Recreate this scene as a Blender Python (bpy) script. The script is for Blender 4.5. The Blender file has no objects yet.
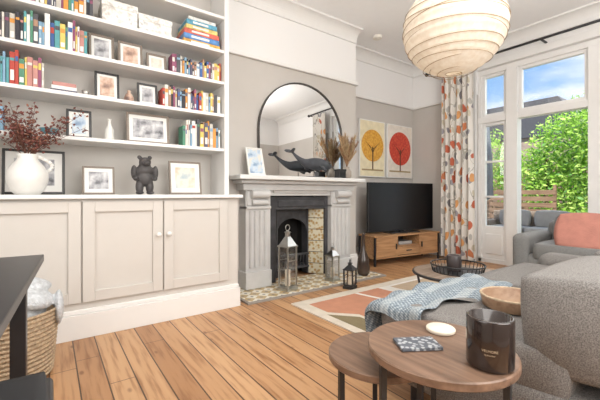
import bpy, bmesh, math, random
from mathutils import Matrix, Vector, Euler
random.seed(7)
S=bpy.context.scene
PI=math.pi
# ------------------------------------------------------------ materials
def nodes(m):
    m.use_nodes=True
    nt=m.node_tree
    return nt, nt.nodes['Principled BSDF']
MC={}
def mat(name,col,rough=.6,metal=0,var=.06,scale=12,bump=0,bscale=80,trans=0,emit=0,coat=0,sub=0,stretch=None):
    if name in MC: return MC[name]
    m=bpy.data.materials.new(name); nt,b=nodes(m)
    b.inputs['Roughness'].default_value=rough
    b.inputs['Metallic'].default_value=metal
    b.inputs['Transmission Weight'].default_value=trans
    b.inputs['Coat Weight'].default_value=coat
    tc=nt.nodes.new('ShaderNodeTexCoord')
    src=tc.outputs['Object']
    if stretch:
        mp=nt.nodes.new('ShaderNodeMapping'); mp.inputs['Scale'].default_value=stretch
        nt.links.new(src,mp.inputs['Vector']); src=mp.outputs['Vector']
    n=nt.nodes.new('ShaderNodeTexNoise'); n.inputs['Scale'].default_value=scale; n.inputs['Detail'].default_value=4
    nt.links.new(src,n.inputs['Vector'])
    r=nt.nodes.new('ShaderNodeValToRGB')
    r.color_ramp.elements[0].position=.3; r.color_ramp.elements[1].position=.7
    r.color_ramp.elements[0].color=[max(0,c*(1-var)) for c in col]+[1]
    r.color_ramp.elements[1].color=[min(1,c*(1+var)) for c in col]+[1]
    nt.links.new(n.outputs['Fac'],r.inputs['Fac']); nt.links.new(r.outputs['Color'],b.inputs['Base Color'])
    if emit:
        b.inputs['Emission Color'].default_value=list(col)+[1]; b.inputs['Emission Strength'].default_value=emit
    if bump:
        n2=nt.nodes.new('ShaderNodeTexNoise'); n2.inputs['Scale'].default_value=bscale; n2.inputs['Detail'].default_value=2
        nt.links.new(src,n2.inputs['Vector'])
        bp=nt.nodes.new('ShaderNodeBump'); bp.inputs['Strength'].default_value=bump; bp.inputs['Distance'].default_value=.01
        nt.links.new(n2.outputs['Fac'],bp.inputs['Height']); nt.links.new(bp.outputs['Normal'],b.inputs['Normal'])
    MC[name]=m
    return m
def ramp(nt,src,stops,const=False):
    r=nt.nodes.new('ShaderNodeValToRGB'); cr=r.color_ramp
    if const: cr.interpolation='CONSTANT'
    while len(cr.elements)<len(stops): cr.elements.new(.5)
    for e,(p,c) in zip(cr.elements,stops):
        e.position=p; e.color=list(c)+[1]
    nt.links.new(src,r.inputs['Fac']); return r
def math_(nt,op,a,b=None):
    n=nt.nodes.new('ShaderNodeMath'); n.operation=op
    for i,x in enumerate((a,b)):
        if x is None: continue
        if isinstance(x,(int,float)): n.inputs[i].default_value=x
        else: nt.links.new(x,n.inputs[i])
    return n.outputs[0]
def mixc(nt,fac,a,b,mode='MIX'):
    n=nt.nodes.new('ShaderNodeMix'); n.data_type='RGBA'; n.blend_type=mode
    for i,x in ((0,fac),(6,a),(7,b)):
        if isinstance(x,(int,float)): n.inputs[i].default_value=x
        elif isinstance(x,(tuple,list)): n.inputs[i].default_value=list(x)+[1]
        else: nt.links.new(x,n.inputs[i])
    return n.outputs[2]
def objxyz(nt):
    tc=nt.nodes.new('ShaderNodeTexCoord'); sx=nt.nodes.new('ShaderNodeSeparateXYZ')
    nt.links.new(tc.outputs['Object'],sx.inputs[0]); return tc.outputs['Object'],sx.outputs
def comb(nt,x,y,z=0):
    c=nt.nodes.new('ShaderNodeCombineXYZ')
    for i,v in enumerate((x,y,z)):
        if isinstance(v,(int,float)): c.inputs[i].default_value=v
        else: nt.links.new(v,c.inputs[i])
    return c.outputs[0]
def noise(nt,vec,scale,detail=3):
    n=nt.nodes.new('ShaderNodeTexNoise'); n.inputs['Scale'].default_value=scale; n.inputs['Detail'].default_value=detail
    nt.links.new(vec,n.inputs['Vector']); return n.outputs['Fac']

def floor_mat():
    m=bpy.data.materials.new('pine_boards'); nt,b=nodes(m)
    o,x=objxyz(nt); W=.13
    row=math_(nt,'FLOOR',math_(nt,'DIVIDE',x[0],W))
    wn=nt.nodes.new('ShaderNodeTexWhiteNoise'); wn.noise_dimensions='1D'; nt.links.new(row,wn.inputs['W'])
    fr=math_(nt,'FRACT',math_(nt,'DIVIDE',x[0],W))
    edge=math_(nt,'ABSOLUTE',math_(nt,'SUBTRACT',fr,.5))
    gap=math_(nt,'GREATER_THAN',edge,.472)
    yy=math_(nt,'ADD',math_(nt,'DIVIDE',x[1],2.6),math_(nt,'MULTIPLY',wn.outputs['Value'],7))
    jn=math_(nt,'LESS_THAN',math_(nt,'FRACT',yy),.002)
    gap=math_(nt,'MAXIMUM',gap,jn)
    v=comb(nt,math_(nt,'MULTIPLY',x[0],14),math_(nt,'ADD',math_(nt,'MULTIPLY',x[1],.9),math_(nt,'MULTIPLY',wn.outputs['Value'],30)),0)
    g=noise(nt,v,2.8,6)
    base=ramp(nt,wn.outputs['Value'],[(0,(.43,.225,.105)),(.5,(.53,.30,.15)),(1,(.62,.38,.205))]).outputs['Color']
    gr=ramp(nt,g,[(.32,(.55,.43,.33)),(.5,(.93,.9,.86)),(.8,(1.0,1.0,1.0))]).outputs['Color']
    c=mixc(nt,.9,base,gr,'MULTIPLY')
    kv=nt.nodes.new('ShaderNodeTexVoronoi'); kv.inputs['Scale'].default_value=1
    nt.links.new(comb(nt,math_(nt,'MULTIPLY',x[0],9),math_(nt,'MULTIPLY',x[1],4),0),kv.inputs['Vector'])
    kn=ramp(nt,kv.outputs['Distance'],[(.06,(1,1,1)),(.14,(0,0,0))]).outputs['Color']
    c=mixc(nt,math_(nt,'MULTIPLY',kn,.7),c,(.17,.065,.025))
    c=mixc(nt,gap,c,(.08,.04,.02))
    nt.links.new(c,b.inputs['Base Color']); b.inputs['Roughness'].default_value=.42
    bp=nt.nodes.new('ShaderNodeBump'); bp.inputs['Strength'].default_value=.25; bp.inputs['Distance'].default_value=.004
    nt.links.new(math_(nt,'SUBTRACT',g,gap),bp.inputs['Height']); nt.links.new(bp.outputs['Normal'],b.inputs['Normal'])
    return m
def wall_mat(zr=2.53):
    m=bpy.data.materials.new('wall_paint'); nt,b=nodes(m)
    o,x=objxyz(nt)
    up=math_(nt,'GREATER_THAN',x[2],zr)
    n=noise(nt,o,3)
    g=ramp(nt,n,[(.3,(.54,.51,.475)),(.7,(.57,.54,.505))]).outputs['Color']
    nt.links.new(mixc(nt,up,g,(.84,.83,.82)),b.inputs['Base Color']); b.inputs['Roughness'].default_value=.8
    return m
def wood_mat(name,c1,c2,rough=.45,axis=0,sc=2.5):
    m=bpy.data.materials.new(name); nt,b=nodes(m)
    o,x=objxyz(nt)
    k=[16,16,16]; k[axis]=1.2
    v=comb(nt,*[math_(nt,'MULTIPLY',x[i],k[i]) for i in range(3)])
    g=noise(nt,v,sc,5)
    nt.links.new(ramp(nt,g,[(.3,c1),(.7,c2)]).outputs['Color'],b.inputs['Base Color']); b.inputs['Roughness'].default_value=rough
    MC[name]=m
    return m
def hearth_mat():
    m=bpy.data.materials.new('hearth_tiles'); nt,b=nodes(m); o,x=objxyz(nt)
    s=math_(nt,'MULTIPLY',math_(nt,'ADD',x[0],x[1]),7.5); d=math_(nt,'MULTIPLY',math_(nt,'SUBTRACT',x[0],x[1]),7.5)
    ck=nt.nodes.new('ShaderNodeTexChecker'); ck.inputs['Scale'].default_value=1
    nt.links.new(comb(nt,s,d,.5),ck.inputs['Vector'])
    ck.inputs['Color1'].default_value=(.80,.76,.66,1); ck.inputs['Color2'].default_value=(.52,.38,.18,1)
    s2=math_(nt,'FRACT',s); d2=math_(nt,'FRACT',d)
    dm=math_(nt,'LESS_THAN',math_(nt,'MAXIMUM',math_(nt,'ABSOLUTE',math_(nt,'SUBTRACT',s2,.5)),math_(nt,'ABSOLUTE',math_(nt,'SUBTRACT',d2,.5))),.15)
    c=mixc(nt,dm,ck.outputs['Color'],(.22,.2,.19))
    nt.links.new(c,b.inputs['Base Color']); b.inputs['Roughness'].default_value=.35
    return m
def tile_mat():
    m=bpy.data.materials.new('fireplace_tiles'); nt,b=nodes(m); o,x=objxyz(nt)
    z=math_(nt,'MULTIPLY',x[2],7)
    vo=nt.nodes.new('ShaderNodeTexVoronoi'); vo.inputs['Scale'].default_value=26; nt.links.new(o,vo.inputs['Vector'])
    c=ramp(nt,vo.outputs['Distance'],[(0,(.38,.17,.06)),(.35,(.48,.36,.18)),(.55,(.64,.60,.46))]).outputs['Color']
    ln=math_(nt,'LESS_THAN',math_(nt,'FRACT',z),.06)
    nt.links.new(mixc(nt,ln,c,(.12,.1,.08)),b.inputs['Base Color']); b.inputs['Roughness'].default_value=.2
    return m
def curtain_mat():
    m=bpy.data.materials.new('curtain_fabric'); nt,b=nodes(m); o,x=objxyz(nt)
    dn=noise(nt,o,4,2)
    yv=math_(nt,'ADD',math_(nt,'MULTIPLY',x[1],12),math_(nt,'MULTIPLY',dn,1.6))
    def layer(c,off,size,cols,zs):
        v=comb(nt,math_(nt,'ADD',yv,off),math_(nt,'ADD',math_(nt,'MULTIPLY',x[2],zs),off*1.7),0)
        vo=nt.nodes.new('ShaderNodeTexVoronoi'); vo.voronoi_dimensions='2D'; vo.inputs['Scale'].default_value=1; vo.inputs['Randomness'].default_value=.8
        nt.links.new(v,vo.inputs['Vector'])
        sc=nt.nodes.new('ShaderNodeSeparateColor'); nt.links.new(vo.outputs['Color'],sc.inputs[0])
        n=len(cols)
        lc=ramp(nt,sc.outputs[0],[(i/n,q) for i,q in enumerate(cols)],True).outputs['Color']
        mask=math_(nt,'MULTIPLY',math_(nt,'LESS_THAN',vo.outputs['Distance'],size),math_(nt,'GREATER_THAN',sc.outputs[1],.25))
        return mixc(nt,mask,c,lc)
    fr=math_(nt,'ABSOLUTE',math_(nt,'SUBTRACT',math_(nt,'FRACT',math_(nt,'ADD',math_(nt,'MULTIPLY',x[1],5.5),math_(nt,'MULTIPLY',dn,2.5))),.5))
    stem=math_(nt,'LESS_THAN',fr,.03)
    c=mixc(nt,stem,(.74,.71,.66),(.42,.39,.33))
    c=layer(c,3.3,.24,[(.45,.44,.41),(.58,.53,.42),(.30,.29,.31)],5)
    c=layer(c,0,.27,[(.50,.13,.07),(.66,.33,.13),(.20,.19,.20),(.56,.20,.09)],4.2)
    nt.links.new(c,b.inputs['Base Color']); b.inputs['Roughness'].default_value=.9
    return m
def art_mat(name,cols,scale=6):
    m=bpy.data.materials.new(name); nt,b=nodes(m); o,x=objxyz(nt)
    f=noise(nt,o,scale*3,3)
    n=len(cols)
    nt.links.new(ramp(nt,f,[(.32+.36*i/(n-1),c) for i,c in enumerate(cols)]).outputs['Color'],b.inputs['Base Color'])
    b.inputs['Roughness'].default_value=.5
    MC[name]=m
    return m
def fabric_mat(name,c1,c2,scale=260):
    m=bpy.data.materials.new(name); nt,b=nodes(m); o,x=objxyz(nt)
    f=noise(nt,o,scale,2)
    nt.links.new(ramp(nt,f,[(.35,c1),(.65,c2)]).outputs['Color'],b.inputs['Base Color'])
    b.inputs['Roughness'].default_value=.95; b.inputs['Sheen Weight'].default_value=.05
    bp=nt.nodes.new('ShaderNodeBump'); bp.inputs['Strength'].default_value=.35; bp.inputs['Distance'].default_value=.004
    nt.links.new(f,bp.inputs['Height']); nt.links.new(bp.outputs['Normal'],b.inputs['Normal'])
    MC[name]=m
    return m
def throw_mat():
    m=bpy.data.materials.new('throw_weave'); nt,b=nodes(m); o,x=objxyz(nt)
    f=noise(nt,o,110,2)
    a=math_(nt,'SINE',math_(nt,'MULTIPLY',math_(nt,'ADD',x[0],math_(nt,'MULTIPLY',x[2],.8)),260))
    c2=math_(nt,'SINE',math_(nt,'MULTIPLY',math_(nt,'SUBTRACT',x[1],x[2]),260))
    k=math_(nt,'ADD',math_(nt,'MULTIPLY',math_(nt,'MULTIPLY',a,c2),.25),f)
    c=ramp(nt,k,[(.3,(.12,.155,.19)),(.55,(.22,.265,.295)),(.8,(.42,.46,.48))]).outputs['Color']
    big=math_(nt,'GREATER_THAN',math_(nt,'FRACT',math_(nt,'MULTIPLY',x[1],6)),.72)
    c=mixc(nt,math_(nt,'MULTIPLY',big,.4),c,(.44,.47,.47))
    nt.links.new(c,b.inputs['Base Color']); b.inputs['Roughness'].default_value=.95
    bp=nt.nodes.new('ShaderNodeBump'); bp.inputs['Strength'].default_value=.6; bp.inputs['Distance'].default_value=.005
    nt.links.new(k,bp.inputs['Height']); nt.links.new(bp.outputs['Normal'],b.inputs['Normal'])
    return m
def glass_mat(name='clear_glass',col=(1,1,1)):
    m=bpy.data.materials.new(name); m.use_nodes=True; nt=m.node_tree; nt.nodes.clear()
    out=nt.nodes.new('ShaderNodeOutputMaterial'); t=nt.nodes.new('ShaderNodeBsdfTransparent'); g=nt.nodes.new('ShaderNodeBsdfGlossy')
    t.inputs['Color'].default_value=list(col)+[1]; g.inputs['Roughness'].default_value=.02
    mx=nt.nodes.new('ShaderNodeMixShader'); mx.inputs[0].default_value=.08
    nt.links.new(t.outputs[0],mx.inputs[1]); nt.links.new(g.outputs[0],mx.inputs[2]); nt.links.new(mx.outputs[0],out.inputs[0])
    MC[name]=m
    return m
def thin_mat(name,c1,c2,fac,scale):
    m=bpy.data.materials.new(name); m.use_nodes=True; nt=m.node_tree; nt.nodes.clear()
    out=nt.nodes.new('ShaderNodeOutputMaterial'); d=nt.nodes.new('ShaderNodeBsdfDiffuse'); t=nt.nodes.new('ShaderNodeBsdfTranslucent')
    tc=nt.nodes.new('ShaderNodeTexCoord'); f=noise(nt,tc.outputs['Object'],scale,4)
    c=ramp(nt,f,[(.3,c1),(.7,c2)]).outputs['Color']
    nt.links.new(c,d.inputs['Color']); nt.links.new(c,t.inputs['Color'])
    mx=nt.nodes.new('ShaderNodeMixShader'); mx.inputs[0].default_value=fac
    nt.links.new(d.outputs[0],mx.inputs[1]); nt.links.new(t.outputs[0],mx.inputs[2]); nt.links.new(mx.outputs[0],out.inputs[0])
    return m

WHITE=mat('white_gloss_paint',(.80,.79,.77),.4,var=.01)
CAB=mat('cabinet_paint',(.60,.57,.53),.5,var=.01)
CEIL=mat('ceiling_paint',(.90,.90,.895),.9,var=.01)
WALL=wall_mat()
FLOOR=floor_mat()
MARB=mat('painted_stone',(.55,.545,.535),.5,var=.05,scale=8)
BLACK=mat('black_metal',(.02,.02,.022),.4,var=.2)
IRON=mat('cast_iron',(.05,.05,.055),.5,var=.3,bump=.2)
SOOT=mat('soot',(.012,.011,.01),.95)
SILV=mat('brushed_silver',(.50,.50,.48),.3,metal=1,var=.1)
DARKW=mat('black_painted_wood',(.016,.016,.018),.35,var=.2)
GLASS=glass_mat()
CREAM=mat('cream',(.82,.79,.72),.7)
WAX=mat('candle_wax',(.74,.67,.55),.6)
TW=wood_mat('walnut_top',(.115,.067,.043),(.25,.155,.105),.35,1)
MANGO=wood_mat('mango_wood',(.30,.15,.065),(.54,.31,.15),.5,0)
TRAYW=wood_mat('tray_wood',(.26,.15,.085),(.42,.27,.17),.5,0)
SOFA=fabric_mat('grey_tweed',(.115,.107,.10),(.26,.243,.228))
SOFA2=fabric_mat('grey_weave',(.15,.15,.15),(.25,.25,.24))
SILL=mat('terracotta_pink',(.46,.20,.155),.95,var=.1,bump=.2)

# ------------------------------------------------------------ builder
class B:
    def __init__(s,name): s.bm=bmesh.new(); s.mats=[]; s.name=name
    def mi(s,m):
        if m not in s.mats: s.mats.append(m)
        return s.mats.index(m)
    def put(s,t,m,M=None,smooth=False):
        if M is not None: bmesh.ops.transform(t,matrix=M,verts=t.verts)
        i=s.mi(m)
        for f in t.faces: f.material_index=i; f.smooth=smooth
        me=bpy.data.meshes.new('t'); t.to_mesh(me); t.free(); s.bm.from_mesh(me); bpy.data.meshes.remove(me)
    def box(s,c,size,m,bevel=0,rot=None,seg=2,smooth=False):
        t=bmesh.new(); bmesh.ops.create_cube(t,size=1)
        bmesh.ops.transform(t,matrix=Matrix.Diagonal((*size,1)),verts=t.verts)
        if bevel: bmesh.ops.bevel(t,geom=list(t.edges),offset=bevel,segments=seg,profile=.5,affect='EDGES'); 
        M=Matrix.Translation(c)
        if rot: M=M@Euler(rot).to_matrix().to_4x4()
        s.put(t,m,M,smooth)
    def bx(s,x0,x1,y0,y1,z0,z1,m,bevel=0,**k):
        s.box(((x0+x1)/2,(y0+y1)/2,(z0+z1)/2),(x1-x0,y1-y0,z1-z0),m,bevel,**k)
    def cyl(s,c,r,h,m,r2=None,seg=28,rot=None,smooth=True):
        t=bmesh.new(); bmesh.ops.create_cone(t,cap_ends=True,segments=seg,radius1=r,radius2=r if r2 is None else r2,depth=h)
        M=Matrix.Translation(c)
        if rot: M=M@Euler(rot).to_matrix().to_4x4()
        s.put(t,m,M,False)
    def rod(s,p,q,r,m,r2=None,seg=8):
        p=Vector(p); q=Vector(q); d=q-p
        t=bmesh.new(); bmesh.ops.create_cone(t,cap_ends=True,segments=seg,radius1=r,radius2=r if r2 is None else r2,depth=d.length)
        s.put(t,m,Matrix.Translation((p+q)/2)@d.to_track_quat('Z','Y').to_matrix().to_4x4(),True)
    def lathe(s,c,prof,m,seg=32,smooth=True,rot=None,scale=None):
        t=bmesh.new(); rings=[]
        for r,z in prof:
            rings.append([t.verts.new((max(r,.0002)*math.cos(2*PI*i/seg),max(r,.0002)*math.sin(2*PI*i/seg),z)) for i in range(seg)])
        for a,b in zip(rings,rings[1:]):
            for i in range(seg): t.faces.new((a[i],a[(i+1)%seg],b[(i+1)%seg],b[i]))
        t.faces.new(rings[-1]); t.faces.new(rings[0][::-1])
        M=Matrix.Translation(c)
        if rot: M=M@Euler(rot).to_matrix().to_4x4()
        if scale: M=M@Matrix.Diagonal((*scale,1))
        s.put(t,m,M,smooth)
    def ell(s,c,r,m,rot=None,seg=16):
        t=bmesh.new(); bmesh.ops.create_uvsphere(t,u_segments=seg,v_segments=max(6,seg//2+2),radius=1)
        M=Matrix.Translation(c)
        if rot: M=M@Euler(rot).to_matrix().to_4x4()
        s.put(t,m,M@Matrix.Diagonal((*(r if hasattr(r,'__len__') else (r,r,r)),1)),True)
    def torus(s,c,R,r,m,rot=None,seg=40,ms=8,scale=None):
        t=bmesh.new(); rings=[]
        for i in range(seg):
            a=2*PI*i/seg
            rings.append([t.verts.new(((R+r*math.cos(2*PI*j/ms))*math.cos(a),(R+r*math.cos(2*PI*j/ms))*math.sin(a),r*math.sin(2*PI*j/ms))) for j in range(ms)])
        for i in range(seg):
            a=rings[i]; b=rings[(i+1)%seg]
            for j in range(ms): t.faces.new((a[j],b[j],b[(j+1)%ms],a[(j+1)%ms]))
        M=Matrix.Translation(c)
        if rot: M=M@Euler(rot).to_matrix().to_4x4()
        if scale: M=M@Matrix.Diagonal((*scale,1))
        s.put(t,m,M,True)
    def tube(s,pts,r,m,seg=6,r2=None):
        n=len(pts)-1
        for i in range(n):
            ra=r if r2 is None else r+(r2-r)*i/n; rb=r if r2 is None else r+(r2-r)*(i+1)/n
            s.rod(pts[i],pts[i+1],ra,m,rb,seg)
    def prism(s,pts,z0,z1,m,M=None,smooth=False):
        t=bmesh.new()
        a=[t.verts.new((x,y,z0)) for x,y in pts]; b=[t.verts.new((x,y,z1)) for x,y in pts]
        t.faces.new(a[::-1]); t.faces.new(b); n=len(pts)
        for i in range(n): t.faces.new((a[i],a[(i+1)%n],b[(i+1)%n],b[i]))
        bmesh.ops.recalc_face_normals(t,faces=t.faces)
        s.put(t,m,M,smooth)
    def cushion(s,c,size,m,k=.35,rot=None,seg=14):
        t=bmesh.new(); bmesh.ops.create_cube(t,size=2)
        bmesh.ops.subdivide_edges(t,edges=list(t.edges),cuts=seg,use_grid_fill=True)
        for v in t.verts:
            x,y,z=v.co
            sx=x*math.sqrt(1-y*y/2-z*z/2+y*y*z*z/3); sy=y*math.sqrt(1-x*x/2-z*z/2+x*x*z*z/3); sz=z*math.sqrt(1-y*y/2-x*x/2+y*y*x*x/3)
            v.co=(x+(sx-x)*k,y+(sy-y)*k,z+(sz-z)*k)
        M=Matrix.Translation(c)
        if rot: M=M@Euler(rot).to_matrix().to_4x4()
        s.put(t,m,M@Matrix.Diagonal((size[0]/2,size[1]/2,size[2]/2,1)),True)
    def grid(s,fn,nu,nv,m,smooth=True,thick=0):
        t=bmesh.new(); V=[[t.verts.new(fn(i/nu,j/nv)) for j in range(nv+1)] for i in range(nu+1)]
        for i in range(nu):
            for j in range(nv): t.faces.new((V[i][j],V[i+1][j],V[i+1][j+1],V[i][j+1]))
        if thick: bmesh.ops.solidify(t,geom=t.faces[:],thickness=thick)
        s.put(t,m,None,smooth)
    def done(s,loc=None,rotz=0,auto=None,parent=None,bevel=0,remesh=0):
        me=bpy.data.meshes.new(s.name); s.bm.to_mesh(me); s.bm.free()
        for m in s.mats: me.materials.append(m)
        o=bpy.data.objects.new(s.name,me); S.collection.objects.link(o)
        if loc is not None: o.location=loc
        o.rotation_euler=(0,0,rotz)
        if parent: o.parent=parent
        if bevel:
            b=o.modifiers.new('b','BEVEL'); b.width=bevel; b.segments=2; b.limit_method='ANGLE'
        if remesh:
            b=o.modifiers.new('r','REMESH'); b.mode='VOXEL'; b.voxel_size=remesh; b.use_smooth_shade=True
            sm=o.modifiers.new('s','SMOOTH'); sm.iterations=4; sm.factor=.5
        return o
R90=Matrix.Rotation(PI/2,4,'X')
# ------------------------------------------------------------ room shell
WX=5.25; LY=3.8; NX=-1.5; BY=-1.5; CH=3.25
b=B('floor'); b.bx(NX,WX+.2,BY,LY,-.1,0,FLOOR); b.done()
b=B('ceiling'); b.bx(NX-.2,WX+.2,BY-.2,LY+.2,CH,CH+.1,CEIL); b.done()
b=B('wall_left'); b.bx(NX-.2,WX+.2,LY,LY+.2,-.1,CH,WALL); b.done()
b=B('wall_near'); b.bx(NX-.2,NX,BY-.2,LY,-.1,CH,WALL); b.done()
b=B('wall_back'); b.bx(NX,WX+.2,BY-.2,BY,-.1,CH,WALL); b.done()
b=B('wall_chimney')
b.bx(1.44,1.96,3.4,LY,0,CH,WALL); b.bx(2.84,3.42,3.4,LY,0,CH,WALL); b.bx(1.96,2.84,3.4,LY,1.02,CH,WALL); b.done()
# window wall
Y0,Y1,Y2,Y3,Y4,Y5=2.66,2.26,2.11,1.33,1.19,.79
b=B('wall_window')
b.bx(WX,WX+.2,Y0,LY,-.1,CH,WALL); b.bx(WX,WX+.2,BY,Y5,-.1,CH,WALL); b.bx(WX,WX+.2,Y5,Y0,2.88,CH,WALL); b.done()
# windows/french door
b=B('window_1')
xa,xb=WX+.04,WX+.14
def fr(y0,y1,z0,z1,x0=xa,x1=xb,bv=.004): b.bx(x0,x1,min(y0,y1),max(y0,y1),z0,z1,WHITE,bv)
fr(Y5,Y0,2.80,2.88); fr(Y0-.05,Y0,0,2.80); fr(Y5,Y5+.05,0,2.80)
fr(Y2,Y1,0,2.80,xa-.02,xb+.02); fr(Y4,Y3,0,2.80,xa-.02,xb+.02)
fr(Y5,Y0,2.08,2.17,xa-.01,xb+.01)
fr(Y5,Y0,-.02,.06)
def sash(y0,y1,z0,z1,w=.045,bars=()):
    x0,x1=xa+.02,xb-.02
    fr(y0,y0+w,z0,z1,x0,x1); fr(y1-w,y1,z0,z1,x0,x1); fr(y0+w,y1-w,z0,z0+w,x0,x1); fr(y0+w,y1-w,z1-w,z1,x0,x1)
    for z in bars: fr(y0+w,y1-w,z-.015,z+.015,x0,x1)
    b.bx((x0+x1)/2-.003,(x0+x1)/2+.003,y0+w,y1-w,z0+w,z1-w,GLASS)
sash(Y1,Y0-.05,2.17,2.80); sash(Y3,Y2,2.17,2.80); sash(Y5+.05,Y4,2.17,2.80)
sash(Y1,Y0-.05,.5,2.08,bars=(1.5,.98)); sash(Y5+.05,Y4,.5,2.08,bars=(1.5,.98))
for (p,q) in ((Y1,Y0-.05),(Y5+.05,Y4)):
    b.bx(xa+.02,xb-.02,p,q,.06,.5,WHITE,.004); b.bx(xa+.005,xa+.025,p+.06,q-.06,.13,.43,WHITE,.008)
b.done()
b=B('trim_1'); b.bx(WX-.03,WX,Y0,Y0+.1,0,2.98,WHITE,.006); b.bx(WX-.03,WX,Y5-.1,Y5,0,2.98,WHITE,.006); b.bx(WX-.03,WX,Y5,Y0,2.88,2.98,WHITE,.006); b.done()
# cornice: coved profile swept along the wall
def cornice(name,ax,a0,a1,w):
    b=B(name)
    prof=[(0,3.09),(.018,3.09),(.018,3.105)]+[(.018+.11*(1-math.cos(PI/2*i/8)),3.105+.12*math.sin(PI/2*i/8)) for i in range(9)]+[(.14,3.225),(.14,CH-.0005),(0,CH-.0005)]
    t=bmesh.new(); A=[]; C=[]
    for d,z in prof:
        if ax=='x': A.append(t.verts.new((a0,w-d,z))); C.append(t.verts.new((a1,w-d,z)))
        else: A.append(t.verts.new((w-d,a0,z))); C.append(t.verts.new((w-d,a1,z)))
    n=len(prof); t.faces.new(A); t.faces.new(C[::-1])
    for i in range(n): t.faces.new((A[i],C[i],C[(i+1)%n],A[(i+1)%n]))
    bmesh.ops.recalc_face_normals(t,faces=t.faces)
    b.put(t,WHITE); b.done()
cornice('trim_2','x',1.44,3.42,3.4); cornice('trim_3','x',3.42,WX,LY); cornice('trim_4','y',BY,LY,WX)
def rail(name,segs):
    b=B(name)
    for x0,x1,y0,y1 in segs: b.bx(x0,x1,y0,y1,2.51,2.555,WHITE,.01)
    b.done()
rail('trim_5',[(1.47,3.45,3.365,3.4),(3.42,3.455,3.4,LY)]); rail('trim_6',[(3.455,WX,LY-.035,LY)]); rail('trim_7',[(WX-.035,WX,Y0+.1,LY-.035)])
def bb(name,x0,x1,y0,y1):
    b=B(name); b.bx(x0,x1,y0,y1,0,.17,WHITE,.003)
    t=.008; b.bx(x0+t if x1-x0<.05 else x0,x1,y0+t if y1-y0<.05 else y0,y1,.17,.2,WHITE,.006); b.done()
bb('baseboard_left',3.44,WX,LY-.02,LY); bb('baseboard_window',WX-.02,WX,Y0+.1,LY-.02); bb('baseboard_chimney',3.2,3.44,3.38,3.4)
bb('baseboard_window.001',WX-.02,WX,BY,Y5-.1); bb('baseboard_back',NX,WX-.02,BY,BY+.02)

# ------------------------------------------------------------ built-in bookcase
XL=-.95; XR=1.40
b=B('built_in_bookcase')
b.bx(XL,XR,2.90,3.46,.2,.985,CAB)
b.bx(XL,XR+.01,2.865,3.46,0,.17,WHITE,.003); b.bx(XL,XR+.004,2.88,3.46,.17,.2,WHITE,.006)
b.bx(XL,XR+.03,2.85,3.46,.985,1.015,WHITE,.006)
b.bx(XL,XR,3.44,3.46,1.015,3.04,CAB)
b.bx(XR-.045,XR,3.09,3.44,1.015,3.04,WHITE,.004); b.bx(XL,XL+.045,3.09,3.44,1.015,3.04,WHITE,.004)
SH=[1.455,1.785,2.095,2.395,2.72]
for z in SH: b.bx(XL+.045,XR-.045,3.10,3.44,z-.028,z,WHITE,.003)
b.bx(XL,XR,3.07,3.44,3.04,CH-.002,WHITE,.004)
for i,x0 in enumerate((-.92,-.365,.19,.745)):
    x1=x0+.545
    y=2.90; w=.075
    b.bx(x0,x0+w,y-.022,y,.25,.965,CAB,.003); b.bx(x1-w,x1,y-.022,y,.25,.965,CAB,.003)
    b.bx(x0+w,x1-w,y-.022,y,.25,.25+w,CAB,.003); b.bx(x0+w,x1-w,y-.022,y,.965-w,.965,CAB,.003)
    b.bx(x0+w,x1-w,y-.004,y,.25+w,.965-w,CAB)
    kx=x1-.035 if i%2==0 else x0+.035
    b.cyl((kx,y-.03,.70),.006,.02,WHITE,rot=(PI/2,0,0)); b.ell((kx,y-.045,.70),(.019,.014,.019),WHITE)
b.done()

# books
BC=[mat('book_%d'%i,c,.6) for i,c in enumerate([(.45,.06,.04),(.05,.12,.32),(.72,.69,.62),(.03,.03,.04),(.68,.30,.06),(.09,.26,.17),(.68,.54,.14),(.28,.08,.15),(.22,.38,.52),(.78,.77,.74),(.38,.23,.15),(.1,.1,.15),(.52,.25,.22),(.10,.33,.35),(.55,.52,.46),(.08,.08,.09)])]
def books(x0,x1,z,hmin=.17,hmax=.25,yf=3.14,name='books',pal=BC):
    b=B(name); x=x0
    while x<x1-.012:
        w=min(random.uniform(.012,.034),x1-x); h=random.uniform(hmin,hmax); d=random.uniform(.13,.17); y=yf+random.uniform(0,.02)
        m=random.choice(pal); m2=random.choice(BC)
        b.bx(x,x+w-.001,y,y+d,z,z+h,m,.002)
        b.bx(x+.002,x+w-.003,y-.0008,y,z+h*random.uniform(.6,.75),z+h*.82,m2)
        if random.random()<.5: b.bx(x+.004,x+w-.005,y-.0009,y,z+h*.15,z+h*random.uniform(.3,.5),BC[9])
        x+=w
    b.done()
books(-.9,.24,SH[2],.18,.255); books(.885,1.345,SH[2],.13,.19); 
books(-.9,-.03,SH[1],.19,.26); books(.80,1.345,SH[1],.14,.21)
books(.975,1.345,SH[0],.17,.26); books(-.15,.29,SH[3],.15,.2)
books(-.9,-.25,SH[0],.17,.25)
b=B('book_stack'); z=SH[1]
for i in range(3):
    b.box((.09,3.24,z+.014),(.17-.01*i,.13,.027),BC[[11,9,12][i]],.002,rot=(0,0,.03*i)); z+=.0275
b.done()
b=B('board_game_boxes'); z=SH[3]
for w,h,c in ((.35,.045,(.7,.38,.08)),(.34,.05,(.08,.22,.48)),(.33,.045,(.6,.12,.08)),(.3,.04,(.75,.6,.2)),(.29,.045,(.1,.35,.5)),(.26,.03,(.7,.7,.66))):
    m=mat('game_%.2f_%.2f'%(w,h),c,.4,var=.35,scale=25); b.bx(1.155-w/2,1.155+w/2,3.14,3.40,z,z+h-.001,m,.003)
    b.bx(1.155-w*.3,1.155+w*.2,3.139,3.14,z+h*.3,z+h*.7,BC[9]); z+=h
b.done()
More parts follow.
